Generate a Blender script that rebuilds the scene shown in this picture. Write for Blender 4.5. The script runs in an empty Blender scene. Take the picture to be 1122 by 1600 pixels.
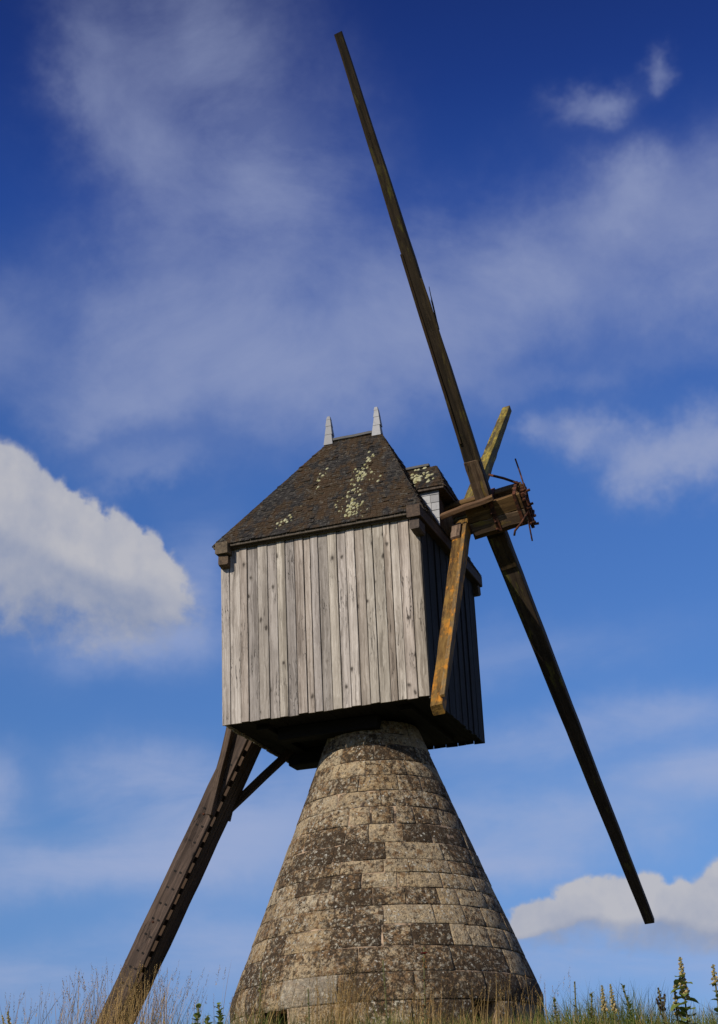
import bpy, bmesh, math, random
import numpy as np
from mathutils import Vector, Matrix, noise

R = random.Random(11)
NR = np.random.default_rng(5)
S = bpy.context.scene
COL = S.collection

# ------------------------------------------------------------------ camera
cam_d = bpy.data.cameras.new('camera')
cam = bpy.data.objects.new('camera', cam_d)
COL.objects.link(cam)
right, up, back = Vector((.9393, .3406, -.0415)), Vector((.170, -.356, .919)), Vector((.299, -.870, -.393))
right.normalize()
up = (up - right * up.dot(right)).normalized()
back = right.cross(up)
M = Matrix((right, up, back)).transposed().to_4x4()
M.translation = (7.810, -23.023, -1.945)
cam.matrix_world = M
cam_d.sensor_fit = 'VERTICAL'
cam_d.sensor_height = 36.0
cam_d.lens = 2506.3 / 1600 * 36
cam_d.clip_end = 9000
S.camera = cam

# ------------------------------------------------------------------ light
SUN = Vector((-.55, -1.5, 1.0)).normalized()
sun_d = bpy.data.lights.new('sun', 'SUN')
sun_d.energy = 4.6
sun_d.angle = math.radians(.53)
sun_d.color = (1.0, .93, .82)
sun = bpy.data.objects.new('sun', sun_d)
sun.rotation_euler = SUN.to_track_quat('Z', 'Y').to_euler()
COL.objects.link(sun)
S.view_settings.view_transform = 'Standard'
S.view_settings.look = 'None'
S.view_settings.exposure = 0
S.view_settings.gamma = 1
S.view_settings.use_curve_mapping = False


# ------------------------------------------------------------------ node helper
class NT:
    def __init__(s, nt):
        s.t = nt
        s.n = nt.nodes
        s.l = nt.links

    def put(s, sock, v):
        if v is None:
            return
        if isinstance(v, bpy.types.NodeSocket):
            s.l.new(v, sock)
        elif isinstance(v, (tuple, list)) and len(v) == 3 and sock.type == 'RGBA':
            sock.default_value = (*v, 1)
        else:
            sock.default_value = v

    def node(s, typ, ins=None, **kw):
        nd = s.n.new(typ)
        for k, v in kw.items():
            setattr(nd, k, v)
        for k, v in (ins or {}).items():
            s.put(nd.inputs[k], v)
        return nd

    def math(s, op, a, b=None, c=None, clamp=False):
        nd = s.node('ShaderNodeMath', operation=op, use_clamp=clamp)
        s.put(nd.inputs[0], a)
        s.put(nd.inputs[1], b)
        s.put(nd.inputs[2], c)
        return nd.outputs[0]

    def vmath(s, op, a, b=None):
        nd = s.node('ShaderNodeVectorMath', operation=op)
        s.put(nd.inputs[0], a)
        s.put(nd.inputs[1], b)
        return nd.outputs['Value'] if op in ('LENGTH', 'DOT_PRODUCT') else nd.outputs[0]

    def mix(s, f, a, b, mode='MIX'):
        nd = s.node('ShaderNodeMix', data_type='RGBA', blend_type=mode)
        s.put(nd.inputs[0], f)
        s.put(nd.inputs[6], a)
        s.put(nd.inputs[7], b)
        return nd.outputs[2]

    def mapr(s, v, a, b, c=0., d=1., smooth=True):
        nd = s.node('ShaderNodeMapRange', {0: v, 1: a, 2: b, 3: c, 4: d},
                    interpolation_type='SMOOTHSTEP' if smooth else 'LINEAR')
        return nd.outputs[0]

    def noise(s, vec, scale, detail=4., rough=.55, dist=0., out=0):
        nd = s.node('ShaderNodeTexNoise', {'Vector': vec, 'Scale': scale, 'Detail': detail,
                                           'Roughness': rough, 'Distortion': dist})
        return nd.outputs[out]

    def vor(s, vec, scale, feature='F1', rnd=1., out='Distance'):
        nd = s.node('ShaderNodeTexVoronoi', {'Vector': vec, 'Scale': scale, 'Randomness': rnd}, feature=feature)
        return nd.outputs[out]

    def ramp(s, v, stops):
        nd = s.node('ShaderNodeValToRGB', {0: v})
        el = nd.color_ramp.elements
        while len(el) < len(stops):
            el.new(.5)
        for e, (p, c) in zip(el, stops):
            e.position = p
            e.color = (*c, 1)
        return nd.outputs[0]


# ------------------------------------------------------------------ sky
world = bpy.data.worlds.new('World')
S.world = world
world.use_nodes = True
w = NT(world.node_tree)
w.n.clear()
sky = w.node('ShaderNodeTexSky', sky_type='NISHITA', sun_disc=False)
sky.sun_elevation = math.asin(SUN.z)
sky.sun_rotation = math.atan2(SUN.x, SUN.y)
sky.altitude = 100
sky.air_density = 1.0
sky.dust_density = .35
sky.ozone_density = 2.2
SKY_STRENGTH = .075
direction = w.node('ShaderNodeTexCoord').outputs['Generated']
sep = w.node('ShaderNodeSeparateXYZ', {0: direction})
dx, dy, dz = sep.outputs
az = w.math('MULTIPLY', w.math('ARCTAN2', dx, dy), 180 / math.pi)
el = w.math('MULTIPLY', w.math('ARCSINE', dz), 180 / math.pi)
# colour grade of the clear sky, the same at every bearing: deeper and bluer with height
grade = w.ramp(w.math('DIVIDE', el, 90., clamp=True), [
    (0., (.24, .32, .52)), (6 / 90, (.27, .36, .58)), (12 / 90, (.30, .445, .66)), (18 / 90, (.30, .465, .735)), (24 / 90, (.27, .455, .785)),
    (30 / 90, (.20, .37, .77)), (34 / 90, (.145, .285, .71)), (38 / 90, (.10, .195, .56)), (42 / 90, (.08, .145, .44)), (1., (.06, .11, .34))])
blue = w.vmath('MULTIPLY', w.mix(1.0, sky.outputs[0], grade, 'MULTIPLY'), (2., 2., 2.))
warp = w.noise(direction, 6.0, 6., .62, 0., out=1)
wv = w.vmath('MULTIPLY', w.vmath('SUBTRACT', warp, (.5, .5, .5)), (11., 8., 0.))
azel = w.node('ShaderNodeCombineXYZ', {0: az, 1: el, 2: 0.}).outputs[0]
azel_w = w.vmath('ADD', azel, wv)


def blobs(lst, vec):
    tot = None
    for a, e, sa, se, amp in lst:
        v = w.vmath('MULTIPLY', w.vmath('SUBTRACT', vec, (a, e, 0.)), (1 / sa, 1 / se, 0.))
        g = w.math('MULTIPLY', w.math('EXPONENT', w.math('MULTIPLY', w.vmath('DOT_PRODUCT', v, v), -1.)), amp)
        tot = g if tot is None else w.math('ADD', tot, g)
    return tot


# high thin cloud: a soft veil, and streaks lower down
veil_n = w.noise(w.vmath('MULTIPLY', direction, (1.0, 1.0, 1.5)), 7.0, 7., .60, .35)
streak_n = w.noise(w.vmath('MULTIPLY', direction, (2.0, 2.0, 7.0)), 3.4, 6., .58, .4)
veil_b = blobs([(-24.3, 36.6, 3.8, 3.0, .34), (-22.5, 34.3, 3.6, 3.6, .42), (-22.4, 28.6, 5.0, 2.9, .66), (-27.8, 30.0, 3.2, 2.6, .50), (-30.2, 38.0, 1.7, 2.6, .36),
                (-26.0, 39.6, 3.0, 1.9, .34), (-28.2, 34.9, 1.7, 2.0, .36), (-14.9, 31.4, 4.0, 2.1, .52), (-10.6, 31.0, 3.6, 2.1, .44),
                (-6.4, 32.7, 1.9, 1.3, .56), (-4.6, 29.8, 2.2, 1.7, .44), (-16.7, 28.4, 4.0, 1.9, .40), (-7.6, 36.0, 1.4, .6, .46), (-4.2, 36.8, .7, .5, .3),
                (-29.6, 27.0, 2.6, 1.3, .42), (-28.0, 24.4, 2.0, .7, .26), (-8.8, 25.4, 1.3, .85, .95), (-11.2, 25.7, .8, .6, .45), (-5.8, 24.5, 1.4, 1.0, .95),
                (-3.0, 25.0, 1.2, 1.2, .8), (-10.0, 27.7, 3.0, .7, .28), (-2.0, 31.5, 2.5, 2.0, .4), (-35.0, 29.0, 3.0, 2.0, .35)], azel_w)
low_b = blobs([(-26.8, 13.8, 2.6, 1.1, .60), (-24.5, 12.3, 4.0, 1.2, .52), (-30.5, 10.8, 3.6, .9, .62), (-26.0, 10.9, 3.2, .9, .45), (-32.8, 13.2, 1.3, 1.2, .62),
               (-8.8, 15.5, 3.0, .75, .46), (-7.2, 13.4, 2.6, .9, .60), (-12.0, 11.8, 3.6, .9, .60), (-13.8, 10.4, 2.2, .7, .5), (-13.0, 14.8, 2.6, .8, .34),
               (-31.0, 7.0, 3.0, 1.0, .55), (-25.0, 8.0, 3.4, 1.1, .55), (-9.5, 7.1, 5.5, 1.1, .62), (-28.0, 18.5, 3.6, .9, .42), (-25.8, 20.6, 1.5, 1.9, .36), (-13.0, 18.0, 5.0, .8, .2), (-18.0, 12.0, 6.0, 2.0, .4)],
              w.vmath('ADD', azel, w.vmath('MULTIPLY', wv, (.8, .5, 0.))))
# away from this part of the sky the same kind of cloud goes on
outside = w.mapr(w.math('ABSOLUTE', w.math('ADD', az, 18.5)), 16, 28)
veil_d = w.math('MULTIPLY', w.math('ADD', veil_b, w.math('MULTIPLY', outside, w.mapr(w.noise(direction, 2.2, 3.), .4, .7, 0., .6))), w.mapr(veil_n, .32, .68, .42, 1.62, False))
low_d = w.math('MULTIPLY', w.math('ADD', low_b, w.math('MULTIPLY', outside, w.mapr(el, 22, 5, 0, .4))),
               w.mapr(streak_n, .32, .68, .45, 1.95, False))
blue = w.mix(w.math('SUBTRACT', 1., w.math('EXPONENT', w.math('MULTIPLY', w.math('MAXIMUM', veil_d, 0.), -1.25))), blue, (4.3, 5.0, 7.5))
col = w.mix(w.math('SUBTRACT', 1., w.math('EXPONENT', w.math('MULTIPLY', w.math('MAXIMUM', low_d, 0.), -1.1))), blue, (4.9, 5.75, 8.5))
# heaped clouds
fb = w.noise(direction, 13.0, 7., .60, .2)
fc = w.noise(direction, 30.0, 4., .55, .1)
bill = w.math('SUBTRACT', 1., w.math('ABSOLUTE', w.math('MULTIPLY_ADD', fc, 5., -2.5)))
cu_n = w.math('ADD', w.math('MULTIPLY', fb, .85), w.math('MULTIPLY', bill, .19))
CU = [(-33.0, 22.9, 2.2, 1.9, .95), (-31.0, 22.0, 2.2, 1.6, .80), (-29.2, 21.5, 1.9, 1.3, .78), (-27.6, 20.8, 1.5, 1.2, .72), (-26.8, 19.6, 1.3, 1.0, .36),
      (-31.0, 19.8, 4.0, 1.3, .70), (-27.4, 18.7, 2.8, 1.1, .50), (-36.5, 21.5, 3.0, 2.6, .95),
      (-14.0, 8.2, .8, .7, .62), (-12.7, 8.4, .9, .95, .80), (-11.5, 8.8, .7, .9, .72), (-10.4, 8.7, .8, 1.0, .85), (-9.1, 8.8, .8, 1.0, .85),
      (-7.7, 8.4, .9, 1.0, .80), (-6.1, 8.9, 1.2, 1.2, .95), (-4.0, 9.0, 2.0, 1.4, 1.0), (-9.0, 7.4, 4.4, .8, .50)]
cu_vec = w.vmath('ADD', azel, w.vmath('MULTIPLY', wv, (.22, .24, 0.)))
far_cu = w.math('MULTIPLY', outside, w.mapr(w.noise(direction, 3.0, 2.), .55, .7, 0, .8))
cu_b = w.math('ADD', blobs(CU, cu_vec), far_cu)
cu_up = w.math('ADD', blobs(CU, w.vmath('ADD', cu_vec, (0., .7, 0.))), far_cu)
topside = w.mapr(w.math('SUBTRACT', cu_b, cu_up), -.10, .30)
cu_raw = w.math('ADD', cu_b, w.math('MULTIPLY', w.math('MULTIPLY', w.math('SUBTRACT', cu_n, .525), 2.1), w.mapr(cu_b, .02, .30)))
wide = w.mapr(topside, 0, 1, 1.05, .27)
cu = w.math('DIVIDE', w.math('SUBTRACT', cu_raw, .22), wide, clamp=True)
cu = w.mapr(cu, 0, 1)
fb2 = w.noise(w.vmath('ADD', direction, (-.010, -.008, .022)), 13.0, 4., .60, .2)
shade = w.math('ADD', w.math('MULTIPLY', topside, .62), w.math('ADD', w.math('MULTIPLY', w.math('SUBTRACT', fb, fb2), 2.2), .26), clamp=True)
cu_col = w.mix(shade, (3.6, 4.2, 5.9), (6.6, 6.6, 7.1))
col = w.mix(w.math('MULTIPLY', cu, .95), col, cu_col)
bg = w.node('ShaderNodeBackground', {'Color': col, 'Strength': SKY_STRENGTH})
w.l.new(bg.outputs[0], w.node('ShaderNodeOutputWorld').inputs[0])


# ------------------------------------------------------------------ materials
def material(name, rough=.85):
    m = bpy.data.materials.new(name)
    m.use_nodes = True
    t = NT(m.node_tree)
    b = t.n['Principled BSDF']
    b.inputs['Roughness'].default_value = rough
    b.inputs['Specular IOR Level'].default_value = .25
    return m, t, b


def bump(t, b, h, strength=.6, dist=.02):
    nd = t.node('ShaderNodeBump', {'Height': h, 'Strength': strength, 'Distance': dist})
    t.l.new(nd.outputs[0], b.inputs['Normal'])


def wood(name, dark, mid, light, grain=(26., 26., .55), knots=.0, lichen=None, cracks=.5, bump_d=.006, spread=1.0):
    """grain runs along the mesh's own Z axis"""
    m, t, b = material(name)
    oi = t.node('ShaderNodeObjectInfo').outputs['Random']
    off = t.node('ShaderNodeCombineXYZ', {0: t.math('MULTIPLY', oi, 37.), 1: t.math('MULTIPLY', oi, 91.), 2: t.math('MULTIPLY', oi, 53.)}).outputs[0]
    p = t.vmath('ADD', t.node('ShaderNodeTexCoord').outputs['Object'], off)
    g = t.vmath('MULTIPLY', p, grain)
    wob = t.noise(t.vmath('MULTIPLY', p, (2.5, 2.5, .9)), 2., 3., out=1)
    g = t.vmath('ADD', g, t.vmath('MULTIPLY', wob, (2.5, 2.5, 0.)))
    n1 = t.noise(g, 1., 6., .62)
    n2 = t.noise(t.vmath('MULTIPLY', g, (5., 5., 2.)), 1., 4., .6)
    n3 = t.noise(p, 1.7, 3., .5)
    v = t.math('ADD', t.math('MULTIPLY', n1, .62), t.math('MULTIPLY', n2, .38))
    c = t.ramp(v, [(.30, dark), (.49, mid), (.68, light)])
    c = t.mix(t.mapr(n3, .42, .75, 0, .45), c, tuple(x * .62 for x in mid))
    st = t.noise(t.vmath('MULTIPLY', g, (.45, .45, .35)), 1., 4., .6)
    c = t.mix(t.mapr(st, .50, .66, 0, .62), c, tuple(x * .8 for x in dark))
    # board to board
    hsv = t.node('ShaderNodeHueSaturation', {'Hue': t.mapr(t.math('FRACT', t.math('MULTIPLY', oi, 7.3)), 0, 1, .49, .51, False),
                                             'Saturation': t.mapr(t.math('FRACT', t.math('MULTIPLY', oi, 3.7)), 0, 1, .8, 1.25, False),
                                             'Value': t.mapr(oi, 0, 1, 1 - .24 * spread, 1 + .16 * spread, False), 'Color': c})
    c = hsv.outputs[0]
    h = t.math('ADD', t.math('MULTIPLY', n1, .6), t.math('MULTIPLY', n2, .4))
    if cracks:
        cr = t.noise(t.vmath('MULTIPLY', g, (.9, .9, .8)), 1., 3., .5, .3)
        line = t.mapr(t.math('ABSOLUTE', t.math('SUBTRACT', cr, .5)), .0, .014, 1, 0)
        line = t.math('MULTIPLY', line, t.mapr(t.noise(p, 1.3, 2.), .46, .62, 0, cracks))
        c = t.mix(line, c, tuple(x * .22 for x in dark))
        h = t.math('SUBTRACT', h, t.math('MULTIPLY', line, .9))
    if knots:
        q = t.vmath('MULTIPLY', p, (1.0, 1.0, .62))
        q = t.vmath('ADD', q, t.vmath('MULTIPLY', t.noise(p, 9., 2., out=1), (.05, .05, .05)))
        vd = t.vor(q, 5.2)
        pick = t.math('GREATER_THAN', t.vor(q, 5.2, out='Color'), 1 - knots)
        k = t.math('MULTIPLY', t.mapr(vd, .06, .16, 1, 0), pick)
        ring = t.math('MULTIPLY', t.mapr(vd, .10, .26, 1, 0), pick)
        c = t.mix(t.math('MULTIPLY', ring, .35), c, tuple(x * .7 for x in dark))
        c = t.mix(t.math('MULTIPLY', k, .85), c, tuple(x * .28 for x in dark))
        h = t.math('SUBTRACT', h, t.math('MULTIPLY', k, .5))
    if lichen:
        lc, amt, lc2 = lichen
        f = t.noise(t.vmath('MULTIPLY', p, (5., 5., 1.1)), 1.6, 8., .68)
        f = t.mapr(f, .62 - amt * .25, .70 - amt * .18)
        lcol = t.mix(t.mapr(t.noise(p, 3.5, 5.), .42, .6), lc, lc2)
        c = t.mix(t.math('MULTIPLY', f, .92), c, lcol)
        h = t.math('ADD', h, t.math('MULTIPLY', f, .25))
    t.put(b.inputs['Base Color'], c)
    t.put(b.inputs['Roughness'], t.mapr(n1, .3, .7, .72, .95))
    bump(t, b, h, .8, bump_d)
    return m


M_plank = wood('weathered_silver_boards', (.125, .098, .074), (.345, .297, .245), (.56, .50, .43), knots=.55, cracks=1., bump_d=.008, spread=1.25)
M_plank_shaded = wood('shaded_boards', (.008, .008, .008), (.018, .017, .017), (.05, .049, .047), knots=.2, cracks=.7)  # dark copy of the wall boards, shade of the sail and far walls painted in
M_under = wood('floor_timber', (.004, .003, .003), (.008, .006, .005), (.016, .013, .010))  # near-black: the shade below the cabin is put into the wood colour
M_ladder = wood('ladder_oak', (.018, .010, .005), (.058, .036, .021), (.145, .095, .060), knots=.5, cracks=.8)
M_arm_dark = wood('sail_oak', (.019, .013, .007), (.048, .031, .016), (.095, .064, .033), knots=.15, cracks=.6,
                  lichen=((.11, .098, .022), .32, (.085, .062, .022)))
M_arm_gold = wood('lichened_sail_oak', (.045, .026, .012), (.13, .075, .030), (.26, .17, .075), cracks=1., bump_d=.012,
                  lichen=((.43, .17, .014), .58, (.21, .115, .022)))
M_arm_olive = wood('yellow_lichen_sail_oak', (.040, .028, .012), (.11, .08, .03), (.20, .15, .06), cracks=1., bump_d=.012,
                   lichen=((.30, .215, .03), .62, (.17, .14, .035)))
M_hub = wood('shaft_oak', (.05, .028, .013), (.125, .075, .038), (.25, .165, .085), cracks=.8, knots=.2,
             lichen=((.20, .14, .03), .25, (.17, .07, .025)))
M_bracket = wood('bracket_oak', (.03, .02, .013), (.085, .06, .04), (.16, .12, .085), cracks=.6)


def stone_material():
    m, t, b = material('lichen_covered_tuffeau', .95)
    oi = t.node('ShaderNodeObjectInfo').outputs['Random']
    r2 = t.math('FRACT', t.math('MULTIPLY', oi, 17.31))
    r3 = t.math('FRACT', t.math('MULTIPLY', oi, 5.77))
    p = t.node('ShaderNodeTexCoord').outputs['Object']
    off = t.node('ShaderNodeCombineXYZ', {0: t.math('MULTIPLY', oi, 3.), 1: 0., 2: t.math('MULTIPLY', r2, 2.)}).outputs[0]
    po = t.vmath('ADD', p, off)
    c = t.ramp(oi, [(0., (.41, .285, .145)), (.3, (.53, .40, .235)), (.6, (.45, .325, .18)), (.85, (.57, .45, .285)), (1., (.43, .30, .155))])
    c = t.mix(t.mapr(t.noise(po, 9., 6., .65), .35, .7, 0, .7), c, (.20, .165, .12))
    # rust brown and dark crusts, patchy between blocks
    big = t.noise(p, .8, 4., .6)
    amt = t.math('ADD', t.mapr(big, .32, .68, -.08, .08, False), t.math('MULTIPLY', t.math('SUBTRACT', r2, .45), .125))
    rust = t.mapr(t.math('ADD', t.noise(po, 8.0, 9., .76), amt), .475, .545)
    c = t.mix(t.math('MULTIPLY', rust, .80), c, t.mix(t.noise(p, 3.), (.17, .070, .022), (.19, .11, .040)))
    dk = t.noise(t.vmath('ADD', po, (9., 4., 2.)), 14., 10., .82)
    dk = t.mapr(t.math('ADD', dk, amt), .485, .545)
    c = t.mix(t.math('MULTIPLY', dk, .94), c, t.mix(t.noise(p, 30., 3.), (.018, .012, .007), (.075, .048, .025)))
    fine = t.mapr(t.noise(po, 40., 6., .8), .52, .60)
    c = t.mix(t.math('MULTIPLY', fine, .7), c, (.040, .029, .020))
    # pale crusts
    pale = t.mapr(t.noise(t.vmath('ADD', po, (3., 7., 1.)), 15.0, 9., .80), .535, .595)
    pale = t.math('MULTIPLY', pale, t.mapr(r3, .1, .9, .35, 1.))
    c = t.mix(t.math('MULTIPLY', pale, .9), c, t.mix(t.noise(p, 5.), (.58, .51, .37), (.47, .44, .36)))
    sp = t.vor(t.vmath('ADD', p, t.vmath('MULTIPLY', t.noise(p, 20., 2., out=1), (.06, .06, .06))), 13.)
    spot = t.math('MULTIPLY', t.mapr(sp, .12, .22, 1, 0), t.math('GREATER_THAN', t.noise(p, 2.6, 3.), .52))
    c = t.mix(t.math('MULTIPLY', spot, .8), c, (.56, .53, .45))
    # a few cleaner, newer stones
    new = t.math('GREATER_THAN', r3, .965)
    c = t.mix(t.math('MULTIPLY', new, .5), c, (.42, .36, .27))
    t.put(b.inputs['Base Color'], c)
    h = t.math('ADD', t.math('MULTIPLY', t.noise(po, 16., 8., .7), 1.), t.math('MULTIPLY', t.noise(po, 5., 3.), .8))
    h = t.math('SUBTRACT', h, t.math('MULTIPLY', t.mapr(t.vor(po, 22.), .05, .22, 1, 0), .28))
    bump(t, b, h, 1.0, .075)
    return m


M_stone = stone_material()

m, t, b = material('pink_lime_mortar', .95)
p = t.node('ShaderNodeTexCoord').outputs['Object']
c = t.mix(t.mapr(t.noise(p, 7., 6., .65), .35, .65), (.44, .31, .20), (.26, .18, .115))
c = t.mix(t.mapr(t.noise(p, 2.1, 8., .70), .44, .54), c, (.045, .032, .022))
t.put(b.inputs['Base Color'], c)
bump(t, b, t.noise(p, 40., 5.), .7, .02)
M_mortar = m

m, t, b = material('mossy_dark_slate', .75)
ri = t.node('ShaderNodeNewGeometry').outputs['Random Per Island']
p = t.node('ShaderNodeTexCoord').outputs['Object']
c = t.ramp(ri, [(0., (.008, .007, .006)), (.4, (.018, .015, .012)), (.75, (.034, .029, .023)), (1., (.012, .010, .009))])
moss = t.math('ADD', t.noise(t.vmath('MULTIPLY', p, (2.2, 1., .75)), 1.5, 7., .66), t.math('MULTIPLY', t.math('SUBTRACT', ri, .5), .08))
c = t.mix(t.mapr(moss, .43, .55, 0, .88), c, t.mix(t.noise(p, 6., 4.), (.052, .024, .006), (.028, .020, .007)))
c = t.mix(t.mapr(t.noise(p, 12., 7., .72), .56, .64, 0, .6), c, (.115, .105, .085))
c = t.mix(t.mapr(t.noise(p, 26., 4., .7), .60, .66, 0, .5), c, (.17, .16, .12))
t.put(b.inputs['Base Color'], c)
bump(t, b, t.noise(p, 30., 6., .7), .8, .02)
M_slate = m

m, t, b = material('pale_new_slate', .55)
oi = t.node('ShaderNodeObjectInfo').outputs['Random']
p = t.node('ShaderNodeTexCoord').outputs['Object']
c = t.ramp(oi, [(0., (.18, .18, .185)), (.5, (.25, .25, .255)), (1., (.32, .32, .32))])
c = t.mix(t.mapr(t.noise(p, 14., 6., .6), .5, .7, 0, .5), c, (.15, .15, .155))
t.put(b.inputs['Base Color'], c)
bump(t, b, t.noise(p, 30., 4.), .4, .008)
M_pale = m

m, t, b = material('pale_lichen', .95)
ri = t.node('ShaderNodeNewGeometry').outputs['Random Per Island']
p = t.node('ShaderNodeTexCoord').outputs['Object']
c = t.ramp(ri, [(0., (.34, .325, .18)), (.5, (.43, .415, .27)), (1., (.27, .25, .11))])
c = t.mix(t.mapr(t.noise(p, 22., 4.), .45, .65, 0, .7), c, (.25, .22, .08))
t.put(b.inputs['Base Color'], c)
bump(t, b, t.noise(p, 60., 4.), .9, .02)
M_lichen = m

m, t, b = material('rusty_iron', .8)
p = t.node('ShaderNodeTexCoord').outputs['Object']
c = t.mix(t.mapr(t.noise(p, 14., 5.), .4, .6), (.035, .016, .010), (.12, .042, .020))
t.put(b.inputs['Base Color'], c)
b.inputs['Metallic'].default_value = .3
bump(t, b, t.noise(p, 50., 4.), .5, .006)
M_iron = m

m, t, b = material('dark_lead', .6)
p = t.node('ShaderNodeTexCoord').outputs['Object']
t.put(b.inputs['Base Color'], t.mix(t.noise(p, 9., 5.), (.035, .034, .034), (.09, .087, .085)))
M_lead = m

m, t, b = material('turf', 1.)
p = t.node('ShaderNodeTexCoord').outputs['Object']
c = t.mix(t.mapr(t.noise(p, .7, 7., .65), .4, .6), (.055, .075, .022), (.16, .115, .05))
c = t.mix(t.mapr(t.noise(p, .02, 5.), .45, .6), c, (.07, .10, .03))
t.put(b.inputs['Base Color'], c)
bump(t, b, t.noise(p, 6., 8., .7), 1., .15)
M_turf = m


def leaf_mat(name, stops, trans=.35):
    m, t, b = material(name, .7)
    g = t.node('ShaderNodeNewGeometry')
    p = t.node('ShaderNodeTexCoord').outputs['Object']
    c = t.ramp(g.outputs['Random Per Island'], stops)
    c = t.mix(t.mapr(t.noise(p, 3., 3.), .35, .7, 0, .22), c, tuple(x * .55 for x in stops[0][1]))
    t.put(b.inputs['Base Color'], c)
    tr = t.node('ShaderNodeBsdfTranslucent', {'Color': c})
    mx = t.node('ShaderNodeMixShader', {0: trans, 1: b.outputs[0], 2: tr.outputs[0]})
    t.l.new(mx.outputs[0], t.n['Material Output'].inputs[0])
    return m


M_green = leaf_mat('green_grass', [(0., (.06, .09, .012)), (.4, (.11, .15, .024)), (.75, (.18, .19, .04)), (1., (.26, .22, .06))])
M_dry = leaf_mat('dry_grass', [(0., (.20, .115, .04)), (.4, (.42, .27, .09)), (.75, (.56, .39, .16)), (1., (.34, .18, .055))])
M_leaf = leaf_mat('herb_leaf', [(0., (.075, .115, .022)), (.5, (.15, .20, .042)), (1., (.28, .30, .065))])
M_leafy = leaf_mat('yellow_green_leaf', [(0., (.13, .16, .03)), (.5, (.22, .23, .05)), (1., (.31, .26, .07))])
M_stem = leaf_mat('herb_stem', [(0., (.08, .085, .03)), (1., (.14, .12, .05))], .1)
M_bud = leaf_mat('seed_bud', [(0., (.34, .28, .10)), (.6, (.44, .32, .14)), (1., (.27, .21, .08))], .2)
M_redleaf = leaf_mat('rusty_red_leaf', [(0., (.20, .06, .02)), (.5, (.30, .13, .04)), (1., (.17, .15, .04))])
M_red = leaf_mat('red_petal', [(0., (.42, .012, .02)), (1., (.55, .03, .03))])
M_darkseed = leaf_mat('dark_seedhead', [(0., (.03, .02, .018)), (1., (.06, .045, .03))], .1)


# ------------------------------------------------------------------ geometry helpers
def link(name, mesh, mat=None, parent=None, smooth=False):
    o = bpy.data.objects.new(name, mesh)
    COL.objects.link(o)
    if mat and not mesh.materials:
        mesh.materials.append(mat)
    if parent:
        o.parent = parent
    if smooth and len(mesh.polygons):
        mesh.polygons.foreach_set('use_smooth', [True] * len(mesh.polygons))
    return o


def mesh_from(name, verts, faces):
    me = bpy.data.meshes.new(name)
    me.from_pydata([tuple(v) for v in verts], [], faces)
    me.update()
    return me


def empty(name, parent=None, loc=(0, 0, 0)):
    o = bpy.data.objects.new(name, None)
    o.empty_display_size = .3
    o.location = loc
    COL.objects.link(o)
    if parent:
        o.parent = parent
    return o


def frame_matrix(origin, zdir, xhint):
    z = Vector(zdir).normalized()
    x = Vector(xhint)
    x = (x - z * x.dot(z)).normalized()
    y = z.cross(x)
    m = Matrix((x, y, z)).transposed().to_4x4()
    m.translation = origin
    return m


def beam_data(length, a0, a1, n=6, chamfer=.12, jit=.004, seed=0, endcut=0.):
    """timber along +Z, cross-section a0=(wx, wy) at z=0 to a1 at z=length, chamfered and slightly uneven"""
    rr = random.Random(seed)
    V, F = [], []
    for i in range(n + 1):
        f = i / n
        wx, wy = (a0[0] + (a1[0] - a0[0]) * f) / 2, (a0[1] + (a1[1] - a0[1]) * f) / 2
        c = chamfer * min(wx, wy)
        bx, by = rr.uniform(-jit, jit), rr.uniform(-jit, jit)
        sec = [(wx - c, -wy), (wx, -wy + c), (wx, wy - c), (wx - c, wy), (-wx + c, wy), (-wx, wy - c), (-wx, -wy + c), (-wx + c, -wy)]
        for (px, py) in sec:
            z = f * length + (endcut * px / max(wx, .01) if i == n else 0)
            V.append((px + bx + rr.uniform(-jit, jit) * .5, py + by + rr.uniform(-jit, jit) * .5, z))
    for i in range(n):
        for k in range(8):
            a, b_ = i * 8 + k, i * 8 + (k + 1) % 8
            F.append((a, b_, b_ + 8, a + 8))
    F.append(tuple(range(7, -1, -1)))
    F.append(tuple(n * 8 + k for k in range(8)))
    return V, F


def beam(name, p0, p1, a0, a1=None, mat=None, parent=None, xhint=(0, 1, 0), n=6, chamfer=.12, jit=.004, endcut=0.):
    p0, p1 = Vector(p0), Vector(p1)
    V, F = beam_data((p1 - p0).length, a0, a1 or a0, n, chamfer, jit, R.random(), endcut)
    o = link(name, mesh_from(name, V, F), mat, parent)
    o.matrix_world = frame_matrix(p0, p1 - p0, xhint)
    return o


def tube(name, pts, r, mat, parent, sides=7):
    V, F = [], []
    pts = [Vector(q) for q in pts]
    for i, q in enumerate(pts):
        d = (pts[min(i + 1, len(pts) - 1)] - pts[max(i - 1, 0)]).normalized()
        x = d.orthogonal().normalized()
        y = d.cross(x)
        for k in range(sides):
            a = 2 * math.pi * k / sides
            V.append(q + (x * math.cos(a) + y * math.sin(a)) * r)
    for i in range(len(pts) - 1):
        for k in range(sides):
            a, b_ = i * sides + k, i * sides + (k + 1) % sides
            F.append((a, b_, b_ + sides, a + sides))
    F.append(tuple(range(sides - 1, -1, -1)))
    F.append(tuple((len(pts) - 1) * sides + k for k in range(sides)))
    return link(name, mesh_from(name, V, F), mat, parent, True)


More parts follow.
